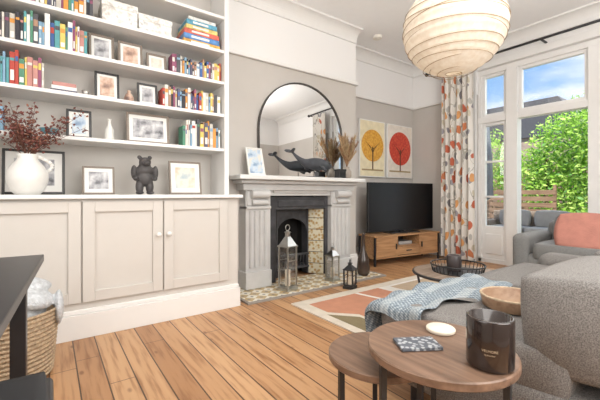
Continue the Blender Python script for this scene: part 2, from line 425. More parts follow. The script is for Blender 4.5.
b=B('storage_boxes'); PB=art_mat('marbled_paper',[(.55,.52,.48),(.78,.75,.7),(.85,.83,.78),(.5,.5,.5)],8)
for x0,x1,h in ((.34,.60,.19),(.61,.88,.15)):
    b.bx(x0,x1,3.15,3.38,SH[3],SH[3]+h,PB,.004); b.bx(x0-.004,x1+.004,3.145,3.385,SH[3]+h-.05,SH[3]+h+.004,PB,.004)
b.done()
A1=art_mat('photo_print_blue',[(.15,.25,.4),(.5,.6,.7),(.75,.65,.5)],4)
A2=art_mat('photo_print_warm',[(.2,.12,.1),(.6,.4,.3),(.8,.75,.65)],4)
A3=art_mat('photo_print_grey',[(.08,.08,.09),(.4,.4,.42),(.7,.7,.7)],5)
A4=art_mat('photo_print_beach',[(.35,.45,.5),(.7,.68,.6),(.6,.45,.3)],3)
FW=mat('frame_white',(.75,.74,.7),.4); FB=mat('frame_black',(.03,.03,.03),.4); FS=mat('frame_silver',(.5,.48,.45),.35,metal=.6); FO=wood_mat('frame_oak',(.3,.17,.09),(.45,.28,.16)); FG=mat('frame_taupe',(.22,.18,.145),.5)
MOUNT=mat('mount_card',(.80,.79,.76),.8,var=.01)
def frame(x,y,z,w,h,fm,art,bw=.018,mount=.02,lean=.12,yaw=0,d=.018,name='picture_frame'):
    b=B(name)
    for (x0,x1,z0,z1) in ((-w/2,-w/2+bw,0,h),(w/2-bw,w/2,0,h),(-w/2+bw,w/2-bw,0,bw),(-w/2+bw,w/2-bw,h-bw,h)):
        b.bx(x0,x1,-d/2,d/2,z0,z1,fm,.003)
    b.bx(-w/2+bw,w/2-bw,-.001,d/2-.001,bw,h-bw,MOUNT)
    b.bx(-w/2+bw+mount,w/2-bw-mount,-.002,-.001,bw+mount,h-bw-mount,art)
    b.bx(-.02,.02,d/2,d/2+.004,.02,h*.6,fm)
    o=b.done(); o.location=(x,y,z+.001+math.sin(lean)*d/2); o.rotation_euler=(-lean,0,yaw); return o
frame(.345,3.22,SH[2],.18,.225,FG,A3); frame(.56,3.22,SH[2],.19,.215,FG,A2); frame(.77,3.22,SH[2],.165,.165,FG,A4)
frame(.385,3.22,SH[1],.18,.235,FB,A2); frame(.695,3.22,SH[1],.165,.20,FB,A3)
frame(.19,3.22,SH[0],.17,.23,FB,A1); frame(.70,3.20,SH[0],.35,.265,FG,A3,bw=.02,mount=.03)
frame(.32,3.17,1.015,.225,.225,FG,A3,bw=.014,mount=.03); frame(1.0,3.13,1.015,.29,.30,FG,A4,bw=.016,mount=.04)
frame(-.09,3.28,1.015,.38,.34,FB,A3,bw=.018,mount=.05)
b=B('ornament_bottle'); b.lathe((.40,3.22,SH[0]),[(.03,0),(.036,.02),(.034,.09),(.015,.13),(.012,.17),(.017,.18)],FW,20); b.done()
b=B('ceramic_vase'); b.lathe((.55,3.24,SH[1]),[(.02,0),(.035,.02),(.04,.05),(.025,.085),(.012,.1),(.016,.115)],A2,20); b.done()
b=B('tea_light_holder'); b.lathe((.235,3.24,SH[1]),[(.022,0),(.024,.04),(.03,.06),(.028,.06),(.02,.03)],FS,20); b.done()
b=B('small_bowl'); b.lathe((.0,3.24,SH[0]),[(.03,0),(.055,.03),(.065,.06),(.06,.06),(.05,.03),(.01,.01)],mat('teal_glaze',(.1,.25,.3),.3),24); b.done()
# bear statue
b=B('bear_statue'); BM=mat('dark_bronze',(.06,.055,.055),.5,var=.3)
cx,cy,cz=.635,3.05,1.015; K=1.3
for c,r in (((0,0,.105),(.052,.042,.055)),((0,0,.15),(.056,.04,.04)),((-.03,0,.05),(.024,.028,.05)),((.03,0,.05),(.024,.028,.05)),
            ((-.031,-.012,.012),(.024,.034,.0125)),((.031,-.012,.012),(.024,.034,.0125)),((0,-.01,.203),(.036,.036,.033)),((0,-.045,.196),(.018,.024,.015)),
            ((-.03,0,.234),(.014,.010,.014)),((.03,0,.234),(.014,.010,.014)),((-.063,-.006,.14),(.018,.021,.045)),((.063,-.006,.14),(.018,.021,.045)),((-.055,-.022,.102),(.017,.022,.017)),((.055,-.022,.102),(.017,.022,.017)),((0,0,.18),(.038,.034,.02))):
    b.ell(tuple(Vector(c)*K+Vector((cx,cy,cz))),tuple(q*K for q in r),BM)
b.done(remesh=.004)
# jug with dried branches
jug=bpy.data.objects.new('jug_with_dried_branches',None); S.collection.objects.link(jug)
b=B('jug'); JM=mat('white_ceramic',(.78,.77,.74),.35)
jc=(-.12,3.01,1.015); J=1.13
b.lathe(jc,[(r*J,z*J) for r,z in [(.06,0),(.085,.03),(.103,.085),(.103,.13),(.082,.175),(.055,.205),(.048,.225),(.058,.245),(.052,.245),(.04,.222),(.03,.2)]],JM,36)
b.tube([(jc[0]+(.05+.072*math.sin(t*PI))*J, jc[1]-.02, jc[2]+(.235-.12*t)*J) for t in [i/8 for i in range(9)]],.012,JM,8)
b.done(parent=jug)
b=B('dried_branches'); BR=mat('twig',(.14,.06,.04),.8); LF=mat('dried_leaf',(.17,.055,.045),.8,var=.4); LF2=mat('dried_leaf_light',(.28,.12,.08),.8,var=.3)
rnd=random.Random(3)
for i in range(24):
    a=rnd.uniform(0,2*PI); sp=rnd.uniform(.08,.34); top=rnd.uniform(.16,.42)
    p0=Vector((jc[0],jc[1],jc[2]+.235)); pts=[]
    for k in range(7):
        t=k/6; p=p0+Vector((math.cos(a)*sp*t**1.3*1.2,math.sin(a)*sp*t**1.4*.28-.05*t,top*t)); pts.append(p)
    b.tube(pts,.0028,BR,5,r2=.001)
    for k in range(24):
        t=rnd.uniform(.3,1); j=min(5,int(t*6)); base=pts[j].lerp(pts[j+1],t*6-j)
        d=Vector((rnd.gauss(0,1),rnd.gauss(0,.4),rnd.gauss(.5,.8))).normalized(); L=rnd.uniform(.012,.06); e=base+d*L
        e.y=min(e.y,3.08)
        b.rod(base,e,.0009,BR,seg=4)
        b.ell(e,(.0075,.003,.0105),rnd.choice([LF,LF,LF2]),rot=(rnd.uniform(0,3),rnd.uniform(0,3),rnd.uniform(0,3)),seg=6)
b.done(parent=jug)

# ------------------------------------------------------------ fireplace
b=B('fireplace_surround')
for x0,x1 in ((1.66,1.96),(2.84,3.17)):
    b.bx(x0,x1,3.25,3.398,.02,1.06,MARB)
    b.bx(x0-.015,x1+.0,3.215,3.398,.02,.2,MARB,.008)
    b.bx(x0,x1,3.23,3.398,.86,.89,MARB,.006)
    w=(x1-x0-.06)/4
    for i in range(4):
        xx=x0+.03+w*(i+.5); b.cyl((xx,3.25,.54),w*.34,.6,MARB,seg=12); 
    b.bx(x0+.01,x1-.01,3.235,3.398,.9,1.05,MARB,.01)
    b.cyl(((x0+x1)/2,3.21,1.02),.045,(x1-x0)*.7,MARB,rot=(0,PI/2,0)); b.cyl(((x0+x1)/2,3.225,.93),.028,(x1-x0)*.6,MARB,rot=(0,PI/2,0))
b.bx(1.96,2.84,3.26,3.398,1.0,1.10,MARB,.004)
b.bx(2.0,2.8,3.245,3.27,1.03,1.08,MARB,.008)
b.bx(1.62,3.21,3.22,3.398,1.06,1.13,MARB,.006); b.bx(1.58,3.24,3.17,3.398,1.13,1.17,MARB,.008)
b.bx(1.52,3.29,3.09,3.398,1.17,1.215,mat('mantel_shelf',(.70,.70,.69),.45,var=.02),.008)
b.done()
b=B('fireplace_insert'); TM=tile_mat()
b.bx(1.962,2.07,3.31,3.38,.02,.99,IRON,.006); b.bx(2.79,2.838,3.31,3.38,.02,.99,IRON,.006); b.bx(2.07,2.79,3.31,3.38,.84,.99,IRON,.006)
b.bx(2.09,2.77,3.295,3.32,.87,.95,IRON,.012)
for s_,xa_,xb_ in ((1,2.07,2.18),(-1,2.79,2.66)):
    b.prism([(xa_,3.34),(xb_,3.50),(xb_,3.6),(xa_,3.38)] if s_>0 else [(xa_,3.34),(xa_,3.38),(xb_,3.6),(xb_,3.50)],.02,.86,TM)
    b.bx(min(xb_,xb_+s_*.02),max(xb_,xb_+s_*.02),3.475,3.6,.02,.84,IRON,.004)
b.bx(2.16,2.66,3.72,3.78,.02,1.0,SOOT); b.bx(1.965,2.18,3.6,3.78,.02,1.0,SOOT); b.bx(2.66,2.835,3.6,3.78,.02,1.0,SOOT)
pts=[(2.2,.86),(2.2,.55)]+[(2.42-.22*math.cos(t*PI/12),.55+.17*math.sin(t*PI/12)) for t in range(1,12)]+[(2.64,.55),(2.64,.86)]
b.prism(pts,-3.54,-3.49,IRON,R90)
for i in range(10): b.rod((2.22+i*.045,3.49,.12),(2.22+i*.045,3.47,.27),.006,IRON)
b.bx(2.18,2.66,3.46,3.50,.26,.285,IRON,.005); b.bx(2.18,2.66,3.46,3.50,.1,.125,IRON,.005); b.bx(2.2,2.64,3.50,3.72,.12,.14,IRON)
b.done()
b=B('hearth'); b.bx(1.5,3.35,2.86,3.40,.0005,.018,hearth_mat()); 
for a in ((1.47,3.38,2.83,2.86),(1.47,1.5,2.86,3.4),(3.35,3.38,2.86,3.37)): b.bx(*a,.0005,.02,mat('hearth_edge',(.3,.27,.24),.6),.003)
b.done()

def lantern(x,y,z,w,h,m,yaw=.3):
    b=B('candle_lantern'); k=w/2
    b.bx(-k,k,-k,k,0,.03,m,.004); b.bx(-k*.86,k*.86,-k*.86,k*.86,.03,.045,m,.003)
    hb=h*.66
    for sx in (-1,1):
        for sy in (-1,1): b.bx(sx*k*.82-.007,sx*k*.82+.007,sy*k*.82-.007,sy*k*.82+.007,.045,hb,m)
    for a in (-1,1):
        b.bx(a*k*.8-.001,a*k*.8+.001,-k*.78,k*.78,.05,hb-.005,GLASS); b.bx(-k*.78,k*.78,a*k*.8-.001,a*k*.8+.001,.05,hb-.005,GLASS)
        b.bx(-k*.8,k*.8,a*k*.82-.004,a*k*.82+.004,hb*.68,hb*.68+.008,m)
    b.bx(-k,k,-k,k,hb,hb+.015,m,.003)
    b.cyl((0,0,hb+.015+h*.07),k*1.25,h*.14,m,r2=k*.35,seg=4,rot=(0,0,PI/4))
    b.cyl((0,0,hb+.015+h*.17),k*.35,h*.06,m,seg=12); b.cyl((0,0,hb+.015+h*.215),k*.5,h*.03,m,r2=.006,seg=12)
    b.torus((0,0,hb+.02+h*.265),h*.045,.004,m,rot=(PI/2,0,0),seg=20)
    b.cyl((0,0,.045+h*.12),k*.38,h*.24,WAX)
    b.done(loc=(x,y,z),rotz=yaw)
lantern(2.02,3.0,.0185,.155,.68,SILV,.2); lantern(2.66,3.02,.0185,.13,.42,SILV,.1); lantern(2.63,2.70,.001,.12,.30,BLACK,.4)
b=B('bottle_vase'); b.lathe((3.14,2.99,.0185),[(.055,0),(.075,.03),(.08,.1),(.07,.2),(.03,.31),(.02,.39),(.02,.50),(.028,.52),(.02,.52),(.014,.49)],mat('dark_bottle',(.05,.035,.028),.15),28); b.done()

# mirror
b=B('arched_mirror')
mw,zb,zc=1.26,0,.53; r=mw/2
def arch(w,zlow,zc,n=28,squash=.98):
    r=w/2
    return [(-r,zlow)]+[(-r*math.cos(PI*i/n),zc+r*squash*math.sin(PI*i/n)) for i in range(n+1)]+[(r,zlow)]
MIR=bpy.data.materials.new('mirror_glass'); nt,p=nodes(MIR); p.inputs['Metallic'].default_value=1; p.inputs['Roughness'].default_value=.01
tc=nt.nodes.new('ShaderNodeTexCoord'); nt.links.new(ramp(nt,noise(nt,tc.outputs['Object'],2),[(0,(.90,.91,.91)),(1,(.92,.93,.93))]).outputs['Color'],p.inputs['Base Color'])
b.prism(arch(mw-.01,.008,zc),-.008,.0,MIR,R90)
o_=arch(mw,0,zc); i_=arch(mw-.03,.015,zc)
t=bmesh.new()
def ringv(pts,y): return [t.verts.new((x,y,z)) for x,z in pts]
of,ob,jf,jb=ringv(o_,-.015),ringv(o_,.012),ringv(i_,-.015),ringv(i_,.012); n=len(o_)
for i in range(n):
    j=(i+1)%n
    t.faces.new((of[i],of[j],jf[j],jf[i])); t.faces.new((ob[i],jb[i],jb[j],ob[j])); t.faces.new((of[i],ob[i],ob[j],of[j])); t.faces.new((jf[i],jf[j],jb[j],jb[i]))
bmesh.ops.recalc_face_normals(t,faces=t.faces)
b.put(t,mat('mirror_frame',(.05,.045,.04),.35))
o=b.done(loc=(2.5,3.36,1.2165)); o.rotation_euler=(-.015,0,0)
# mantel items
frame(1.78,3.22,1.215,.20,.31,FW,A1,bw=.015,mount=.006,lean=.28)
b=B('whale_sculpture'); WM=mat('whale_dark',(.05,.055,.065),.4,var=.25)
for i in range(48):
    t=i/47; x=-.32+.62*t; z=.14+.02*math.sin(t*PI)+.13*max(0,(.35-t)/.35)**1.6
    rr=.012+.064*math.sin(min(1,t*1.02)**1.5*PI)**.7 if 0<t<1 else .012
    b.ell((x,0,z),(.02,rr*.8,rr),WM,seg=12)
for sgn in (-1,1):
    b.ell((-.35,sgn*.04,.29),(.035,.055,.010),WM,rot=(sgn*.3,-.6,sgn*.5)); b.ell((.1,sgn*.065,.10),(.06,.014,.024),WM,rot=(sgn*.5,.5,0))
b.ell((-.34,0,.28),(.035,.02,.016),WM)
o=b.done(loc=(2.53,3.2,1.2155),remesh=.007,rotz=.06)
b=B('whale_stand'); b.bx(-.1,.12,-.035,.035,0,.012,BLACK,.003); b.rod((0,0,.01),(0,0,.082),.005,BLACK); b.done(loc=(2.53,3.2,1.2155))
b=B('small_box'); b.bx(2.86,2.97,3.12,3.21,1.2155,1.31,DARKW,.004); b.bx(2.855,2.975,3.115,3.215,1.30,1.325,BLACK,.004); b.done()
pv=bpy.data.objects.new('vase_of_pampas_grass',None); S.collection.objects.link(pv)
b=B('vase'); pc=(3.08,3.22,1.2155); b.lathe(pc,[(.045,0),(.06,.03),(.06,.09),(.033,.13),(.035,.15),(.028,.15),(.02,.13)],mat('stoneware',(.35,.3,.25),.5),28); b.done(parent=pv)
b=B('pampas_grass'); PG=mat('pampas',(.50,.36,.20),.95,var=.3); PG2=mat('pampas_dark',(.33,.19,.10),.95,var=.3)
for i in range(32):
    a=rnd.uniform(0,2*PI); sp=rnd.uniform(.02,.24); h=rnd.uniform(.2,.42)
    P=[Vector((pc[0]+math.cos(a)*sp*t**1.3,pc[1]-.0+math.sin(a)*sp*.45*t**1.3,pc[2]+.14+h*t)) for t in (0,.25,.5,.75,1)]
    b.tube(P,.0025,PG2,4)
    m=rnd.choice([PG,PG,PG2])
    for k in range(150):
        t=rnd.uniform(.4,1); j=min(3,int(t*4)); q=P[j].lerp(P[j+1],t*4-j)
        d=Vector((rnd.gauss(0,.6),rnd.gauss(0,.4),1)).normalized()*rnd.uniform(.03,.065)
        e=q+d
        if e.y>3.33: e.y=3.33
        tt=bmesh.new(); sd=Vector((rnd.gauss(0,1),rnd.gauss(0,1),0)).normalized()*.003
        vs=[tt.verts.new(v) for v in (q-sd,q+sd,e)]; tt.faces.new(vs); b.put(tt,m)
b.done(parent=pv)

# ------------------------------------------------------------ wall art in alcove
def tree_art(x0,x1,colA,colB,nm,bgc):
    b=B('wall_art_canvas'); z0,z1=1.29,2.19; cxx=(x0+x1)/2
    b.bx(x0,x1,3.765,3.798,z0,z1,MOUNT,.004)
    b.bx(x0+.015,x1-.015,3.7645,3.765,z0+.015,z1-.015,mat(nm+'_bg',bgc,.8,var=.08))
    am=bpy.data.materials.new(nm); nt,p=nodes(am); oo,x=objxyz(nt)
    f=noise(nt,oo,30,4)
    nt.links.new(ramp(nt,f,[(.35,colA),(.65,colB)]).outputs['Color'],p.inputs['Base Color'])
    r=(x1-x0)*.43; zc=z0+.5
    b.cyl((cxx,3.7635,zc),r,.003,am,rot=(PI/2,0,0),seg=40)
    TRK=mat('art_trunk',(.1,.05,.03),.7)
    b.bx(cxx-.012,cxx+.012,3.760,3.7635,z0+.12,zc-.02,TRK)
    for k in (-1,1):
        for q in (.08,.14,.2): b.rod((cxx,3.7615,zc-.16+q*.5),(cxx+k*q*.9,3.7615,zc-.05+q*.6),.004,TRK,.0015,5)
    b.bx(x0+.05,x1-.05,3.7625,3.765,z0+.1,z0+.125,mat('art_ground',(.4,.3,.15),.8))
    b.done()
tree_art(3.87,4.46,(.60,.27,.03),(.78,.45,.08),'art_yellow',(.80,.72,.50)); tree_art(4.52,5.18,(.50,.04,.03),(.68,.10,.05),'art_red',(.78,.72,.64))

# ------------------------------------------------------------ TV + stand
b=B('television'); SCR=mat('tv_screen',(.005,.005,.006),.3,var=.1)
b.bx(-.68,.68,-.012,.03,.03,.76,BLACK,.006); b.bx(-.67,.67,-.0135,-.012,.045,.75,SCR); b.bx(-.3,.3,-.09,.09,0,.012,BLACK,.004); b.bx(-.04,.04,.0,.03,.012,.1,BLACK)
b.done(loc=(4.40,3.38,.431),rotz=-.12)
b=B('tv_stand'); W=.67; D=.18
b.bx(-W,W,-D,D,.405,.43,MANGO,.004); b.bx(-W+.015,W-.015,-D+.01,D,.10,.12,MANGO,.003)
for sx in (-1,1):
    for sy in (-1,1): b.bx(sx*(W-.02)-.012,sx*(W-.02)+.012,sy*(D-.02)-.012,sy*(D-.02)+.012,0,.405,BLACK)
    b.bx(sx*(W-.035)-.01,sx*(W-.035)+.01,-D+.02,D-.02,.12,.405,MANGO)
    x0,x1=(-W+.045,-.24) if sx<0 else (.24,W-.045)
    b.bx(x0,x1,-D+.008,-D+.03,.125,.40,MANGO,.004)
    b.bx(x0+.03,x1-.03,-D+.004,-D+.008,.155,.37,MANGO,.002)
    b.bx(min(sx*.255,sx*.27),max(sx*.255,sx*.27),-D-.012,-D+.006,.22,.30,BLACK,.002)
    b.bx(sx*.23-.008,sx*.23+.008,-D+.01,D,.12,.405,MANGO)
b.bx(-.22,.22,-D+.02,D,.25,.265,MANGO); b.bx(-.22,.22,-D+.012,-D+.03,.13,.245,MANGO,.004); b.bx(-.05,.05,-D,-D+.012,.18,.195,BLACK)
b.bx(-W,W,D-.012,D-.002,.12,.405,DARKW)
b.bx(-.15,.12,-.12,.08,.266,.315,FS,.004)
b.done(loc=(4.35,3.37,0),rotz=-.12)

# ------------------------------------------------------------ curtains
CUR=curtain_mat()
def curtain(ya,yb,name='curtain'):
    b=B(name)
    n=5.5
    def f(u,v):
        y=ya+(yb-ya)*u; z=2.965-(2.965-.03)*v
        amp=.035+.02*v
        return (5.075+amp*math.sin(u*n*2*PI+.6*math.sin(v*3)),y+.012*math.sin(u*n*4*PI+1)+ .01*math.sin(v*5+u*9),z)
    b.grid(f,110,24,CUR)
    b.done()
curtain(2.62,3.12); curtain(.28,.74)
b=B('curtain_pole'); b.rod((5.075,.15,3.0),(5.075,3.4,3.0),.016,BLACK,seg=14)
for y in (.15,3.4): b.ell((5.075,y,3.0),.032,BLACK)
for y in (.2,1.75,3.3): b.bx(5.07,5.249,y-.01,y+.01,2.98,3.0,BLACK)
for i in range(9):
    for y0 in (2.64,.30): b.torus((5.075,y0+i*.056,2.985),.024,.003,BLACK,rot=(PI/2,0,0),seg=16,ms=5)
b.done()

# ------------------------------------------------------------ paper lantern
b=B('paper_pendant_lamp'); R=.335; lc=Vector((2.25,1.30,2.155)); PM=thin_mat('rice_paper',(.74,.66,.56),(.84,.79,.71),.35,30); RIB=mat('bamboo_rib',(.38,.27,.17),.7)
prof=[]; N=108
for i in range(N+1):
    a=-PI/2*.9+(PI*.9)*i/N; rr=R*math.cos(a); z=R*.93*math.sin(a); rr-=.005*(abs(math.sin(i*PI/6)))
    prof.append((rr,z))
t=bmesh.new(); seg=56; rings=[]
for r_,z_ in prof: rings.append([t.verts.new((r_*math.cos(2*PI*i/seg),r_*math.sin(2*PI*i/seg),z_)) for i in range(seg)])
for a,c in zip(rings,rings[1:]):
    for i in range(seg): t.faces.new((a[i],a[(i+1)%seg],c[(i+1)%seg],c[i]))
b.put(t,PM,Matrix.Translation(lc),True)
for i in range(19):
    a=-PI/2*.9+(PI*.9)*i/18
    b.torus((lc.x,lc.y,lc.z+R*.93*math.sin(a)),R*math.cos(a)+.001,.0023,RIB,rot=(rnd.uniform(-.10,.10),rnd.uniform(-.10,.10),0),seg=56,ms=5)
b.rod((lc.x,lc.y,lc.z+.05),(lc.x,lc.y,CH-.03),.004,FW); b.cyl((lc.x,lc.y,CH-.016),.05,.03,FW); b.cyl((lc.x,lc.y,lc.z+.08),.02,.07,FW)
b.ell((lc.x,lc.y,lc.z+.02),.035,mat('bulb_glass',(.9,.9,.85),.3)); b.done()
b=B('smoke_alarm'); b.cyl((3.75,3.3,CH-.018),.06,.035,CREAM,r2=.065); b.cyl((3.75,3.3,CH-.038),.03,.01,CREAM); b.done()

# ------------------------------------------------------------ rug
b=B('area_rug'); RC=lambda n,c: mat(n,c,.95,var=.06,bump=.4,bscale=400)
cr=RC('rug_cream',(.68,.61,.51)); sal=RC('rug_salmon',(.56,.26,.16)); ol=RC('rug_olive',(.25,.20,.11)); be=RC('rug_beige',(.52,.40,.28)); wh=RC('rug_white',(.80,.76,.70)); gy=RC('rug_grey',(.42,.42,.40))
RX0,RX1,RY0,RY1=1.80,4.05,1.25,2.62
b.bx(RX0,RX1,RY0,RY1,.001,.012,cr)
def pl(pts,z,m): b.prism(pts,.0121,.0121+z*.0008,m)
def rc(x0,x1,y0,y1): return [(x0,y0),(x1,y0),(x1,y1),(x0,y1)]
pl([(1.88,1.3),(2.06,1.3),(2.06,2.0),(1.88,2.2)],1,ol); pl(rc(3.98,RX1,RY0,RY1),1,ol)
pl([(2.10,1.62),(3.6,1.62),(3.6,2.50),(1.92,2.50),(1.92,2.24),(2.10,2.05)],1,sal)
c1=[(3.6-.75*math.sin(PI/2*i/16),1.75+.75*(1-math.cos(PI/2*i/16))) for i in range(17)]
pl([(3.6,1.75)]+c1[1:]+[(3.6,2.50)],2,wh)
c2=[(3.62-.62*math.sin(PI/2*i/16),1.80+.66*(1-math.cos(PI/2*i/16))) for i in range(17)]
pl([(3.62,1.80)]+c2[1:]+[(3.62,2.46)],3,be)
pl([(2.10,1.3),(3.0,1.3),(2.8,1.58),(2.10,1.58)],1,be); pl([(2.7,1.62),(2.74,1.62),(2.54,2.50),(2.50,2.50)],2,wh)
pl(rc(3.68,3.9,1.4,2.3),1,gy)
b.done()

# ------------------------------------------------------------ front sofa
b=B('sofa')
sx0,sx1=1.37,3.15
b.box(((sx0+sx1)/2,.52,.22),(sx1-sx0,1.30,.24),SOFA,.05,seg=4,smooth=True)
b.cushion((sx0+.435,.80,.385),(.87,.84,.18),SOFA,.18); b.cushion((sx1-.45,.80,.385),(.88,.84,.18),SOFA,.18)
b.box(((sx0+sx1)/2,.04,.36),(sx1-sx0,.30,.56),SOFA,.08,seg=5,smooth=True)
b.cushion((sx0+.43,.385,.565),(.85,.36,.36),SOFA,.28,rot=(-.08,0,0)); b.cushion((sx1-.46,.385,.565),(.85,.36,.36),SOFA,.28,rot=(-.08,0,0))
b.box((sx1+.1,.5,.32),(.22,1.26,.46),SOFA,.08,seg=5,smooth=True)
for x in (sx0+.1,sx1): 
    for y in (0,1.05): b.cyl((x,y,.05),.022,.10,DARKW)
b.done()
b=B('throw_blanket'); TH=throw_mat()
def th(u,v):
    s=1.28+.98*u+.06*v; q=.90+.58*v+.05*math.sin(u*7)
    x,y,z=s,q,.486
    ex,ey=1.365,1.235
    def drop(d,R=.05):
        if d<=0: return 0,d
        if d<R*1.57: return R*(1-math.cos(d/R)),R*math.sin(d/R)
        return R+(d-R*1.57),R+.03*(d-R*1.57)
    dz,dx=drop(ex+.04-s)
    if s<ex+.04: x=ex+.04-dx-.01; z-=dz
    dz,dy=drop(q-(ey-.04))
    if q>ey-.04: y=ey-.04+dy+.01; z-=dz
    z+=.010*math.sin(u*23+v*5)*(.5+.5*math.sin(v*3+1))+.007*math.sin(v*19+u*7); y+=.012*math.sin(u*26+v*2); x+=.01*math.sin(v*9)
    return (x,y,z)
b.grid(th,100,70,TH)
b.done()
b=B('wooden_tray'); tc_=(1.80,.735,.479)
b.lathe(tc_,[(.126,0),(.134,.004),(.142,.045),(.144,.056),(.136,.058),(.130,.056),(.124,.014),(.01,.012)],TRAYW,48)
b.torus((tc_[0],tc_[1],tc_[2]+.056),.140,.006,mat('rope_trim',(.50,.38,.26),.9,var=.3,scale=90),seg=48)
b.done()

# ------------------------------------------------------------ nesting side tables
def rtable(x,y,z,r,name,feet_a=.4):
    b=B(name)
    b.lathe((x,y,z-.028),[(r-.004,0),(r,.004),(r,.024),(r-.004,.028)],TW,64,smooth=False)
    b.torus((x,y,z-.034),r-.03,.008,BLACK,seg=56)
    for k in range(3):
        a=feet_a+2*PI*k/3; ca,sa=math.cos(a),math.sin(a); rr=r-.03
        b.box((x+ca*rr,y+sa*rr,(z-.03)/2),(.02,.02,z-.034),BLACK,.002,rot=(0,0,a))
    b.torus((x,y,.012),r-.03,.009,BLACK,seg=56)
    b.done()
rtable(1.085,.68,.50,.24,'side_table',2.75)
rtable(1.05,.92,.40,.195,'side_table',2.9)
b=B('candle_jar'); cj=(1.085,.51,.5005); DG=mat('dark_amber_glass',(.022,.014,.012),.12,coat=.5)
b.lathe(cj,[(.058,0),(.064,.004),(.066,.01),(.066,.146),(.064,.150),(.059,.150),(.059,.1)],DG,48)
b.cyl((cj[0],cj[1],cj[2]+.098),.0585,.012,mat('candle_wax_brown',(.2,.1,.06),.5),seg=40)
for k in range(3):
    a=k*2.1; b.rod((cj[0]+.025*math.cos(a),cj[1]+.025*math.sin(a),cj[2]+.1),(cj[0]+.025*math.cos(a),cj[1]+.025*math.sin(a),cj[2]+.118),.0015,WAX)
ang0=math.atan2(-cj[1],-cj[0])
def wraptext(txt,size,zc,m):
    cu=bpy.data.curves.new('tx','FONT'); cu.body=txt; cu.size=size; cu.align_x='CENTER'; cu.extrude=.0002; cu.resolution_u=3
    o=bpy.data.objects.new('tx',cu); S.collection.objects.link(o); dg=bpy.context.evaluated_depsgraph_get()
    me=bpy.data.meshes.new_from_object(o.evaluated_get(dg)); t=bmesh.new(); t.from_mesh(me)
    for v in t.verts:
        a=ang0+v.co.x/.066; rr=.0664+v.co.z
        v.co=Vector((cj[0]+rr*math.cos(a),cj[1]+rr*math.sin(a),cj[2]+zc+v.co.y))
    b.put(t,m); bpy.data.objects.remove(o)
GL=mat('gold_print',(.42,.33,.22),.4)
wraptext('VELMORE',.010,.062,GL); wraptext('fig & amber',.006,.052,GL)
b.done()
b=B('coaster_tile'); ckm=bpy.data.materials.new('patterned_tile'); nt,p=nodes(ckm); oo,x=objxyz(nt)
vo=nt.nodes.new('ShaderNodeTexVoronoi'); vo.inputs['Scale'].default_value=60; nt.links.new(oo,vo.inputs['Vector'])
nt.links.new(ramp(nt,vo.outputs['Distance'],[(0,(.50,.51,.52)),(.35,(.36,.38,.40)),(.5,(.09,.10,.12))]).outputs['Color'],p.inputs['Base Color'])
b.box((0,0,.006),(.14,.09,.011),ckm,.002); b.done(loc=(1.02,.72,.501),rotz=-.55)
b=B('candle_lid'); b.lathe((1.20,.745,.5005),[(.048,0),(.052,.003),(.052,.012),(.049,.015)],WAX,40); b.done()

# ------------------------------------------------------------ coffee table
b=B('coffee_table'); cc=(2.83,1.60); 
b.lathe((cc[0],cc[1],.33),[(.35,0),(.355,.004),(.355,.02),(.35,.024)],wood_mat('grey_oak',(.20,.14,.10),(.34,.26,.20)),56,smooth=False)
b.torus((cc[0],cc[1],.34),.357,.012,BLACK,seg=64)
for k in range(4):
    a=.5+PI/2*k; b.rod((cc[0]+.33*math.cos(a),cc[1]+.33*math.sin(a),.33),(cc[0]+.27*math.cos(a),cc[1]+.27*math.sin(a),.023),.010,BLACK)
b.torus((cc[0],cc[1],.03),.27,.008,BLACK,seg=48)
b.done()
b=B('wire_tray'); b.cyl((cc[0],cc[1],.359),.2,.006,BLACK,seg=48)
b.torus((cc[0],cc[1],.42),.215,.006,BLACK,seg=56)
for k in range(36): a=2*PI*k/36; b.rod((cc[0]+.2*math.cos(a),cc[1]+.2*math.sin(a),.36),(cc[0]+.215*math.cos(a),cc[1]+.215*math.sin(a),.42),.003,BLACK,seg=5)
b.done()
b=B('pillar_candle'); b.lathe((cc[0]-.02,cc[1]+.02,.3625),[(.055,0),(.058,.003),(.058,.13),(.055,.134),(.048,.134),(.04,.12)],mat('dark_candle',(.05,.04,.04),.4),32); b.done()

# ------------------------------------------------------------ far sofa + cushion
b=B('sofa')
b.box((4.55,.72,.25),(.85,1.75,.26),SOFA2,.05,seg=4,smooth=True)
b.cushion((4.45,1.12,.42),(.72,.80,.17),SOFA2,.2); b.cushion((4.45,.32,.42),(.72,.80,.17),SOFA2,.2)
b.box((4.88,.72,.42),(.2,1.75,.58),SOFA2,.07,seg=5,smooth=True)
b.cushion((4.74,1.12,.63),(.24,.78,.32),SOFA2,.4,rot=(0,.12,0)); b.cushion((4.74,.32,.63),(.24,.78,.32),SOFA2,.4,rot=(0,.12,0))
b.box((4.52,1.62,.36),(.86,.16,.46),SOFA2,.06,seg=5,smooth=True); b.box((4.52,-.2,.36),(.86,.16,.46),SOFA2,.06,seg=5,smooth=True)
for x in (4.2,4.9):
    for y in (-.1,1.5): b.cyl((x,y,.06),.02,.12,DARKW)
b.done()
b=B('throw_pillow'); b.cushion((4.30,1.10,.635),(.16,.52,.42),SILL,.5,rot=(0,.45,.1)); b.done()

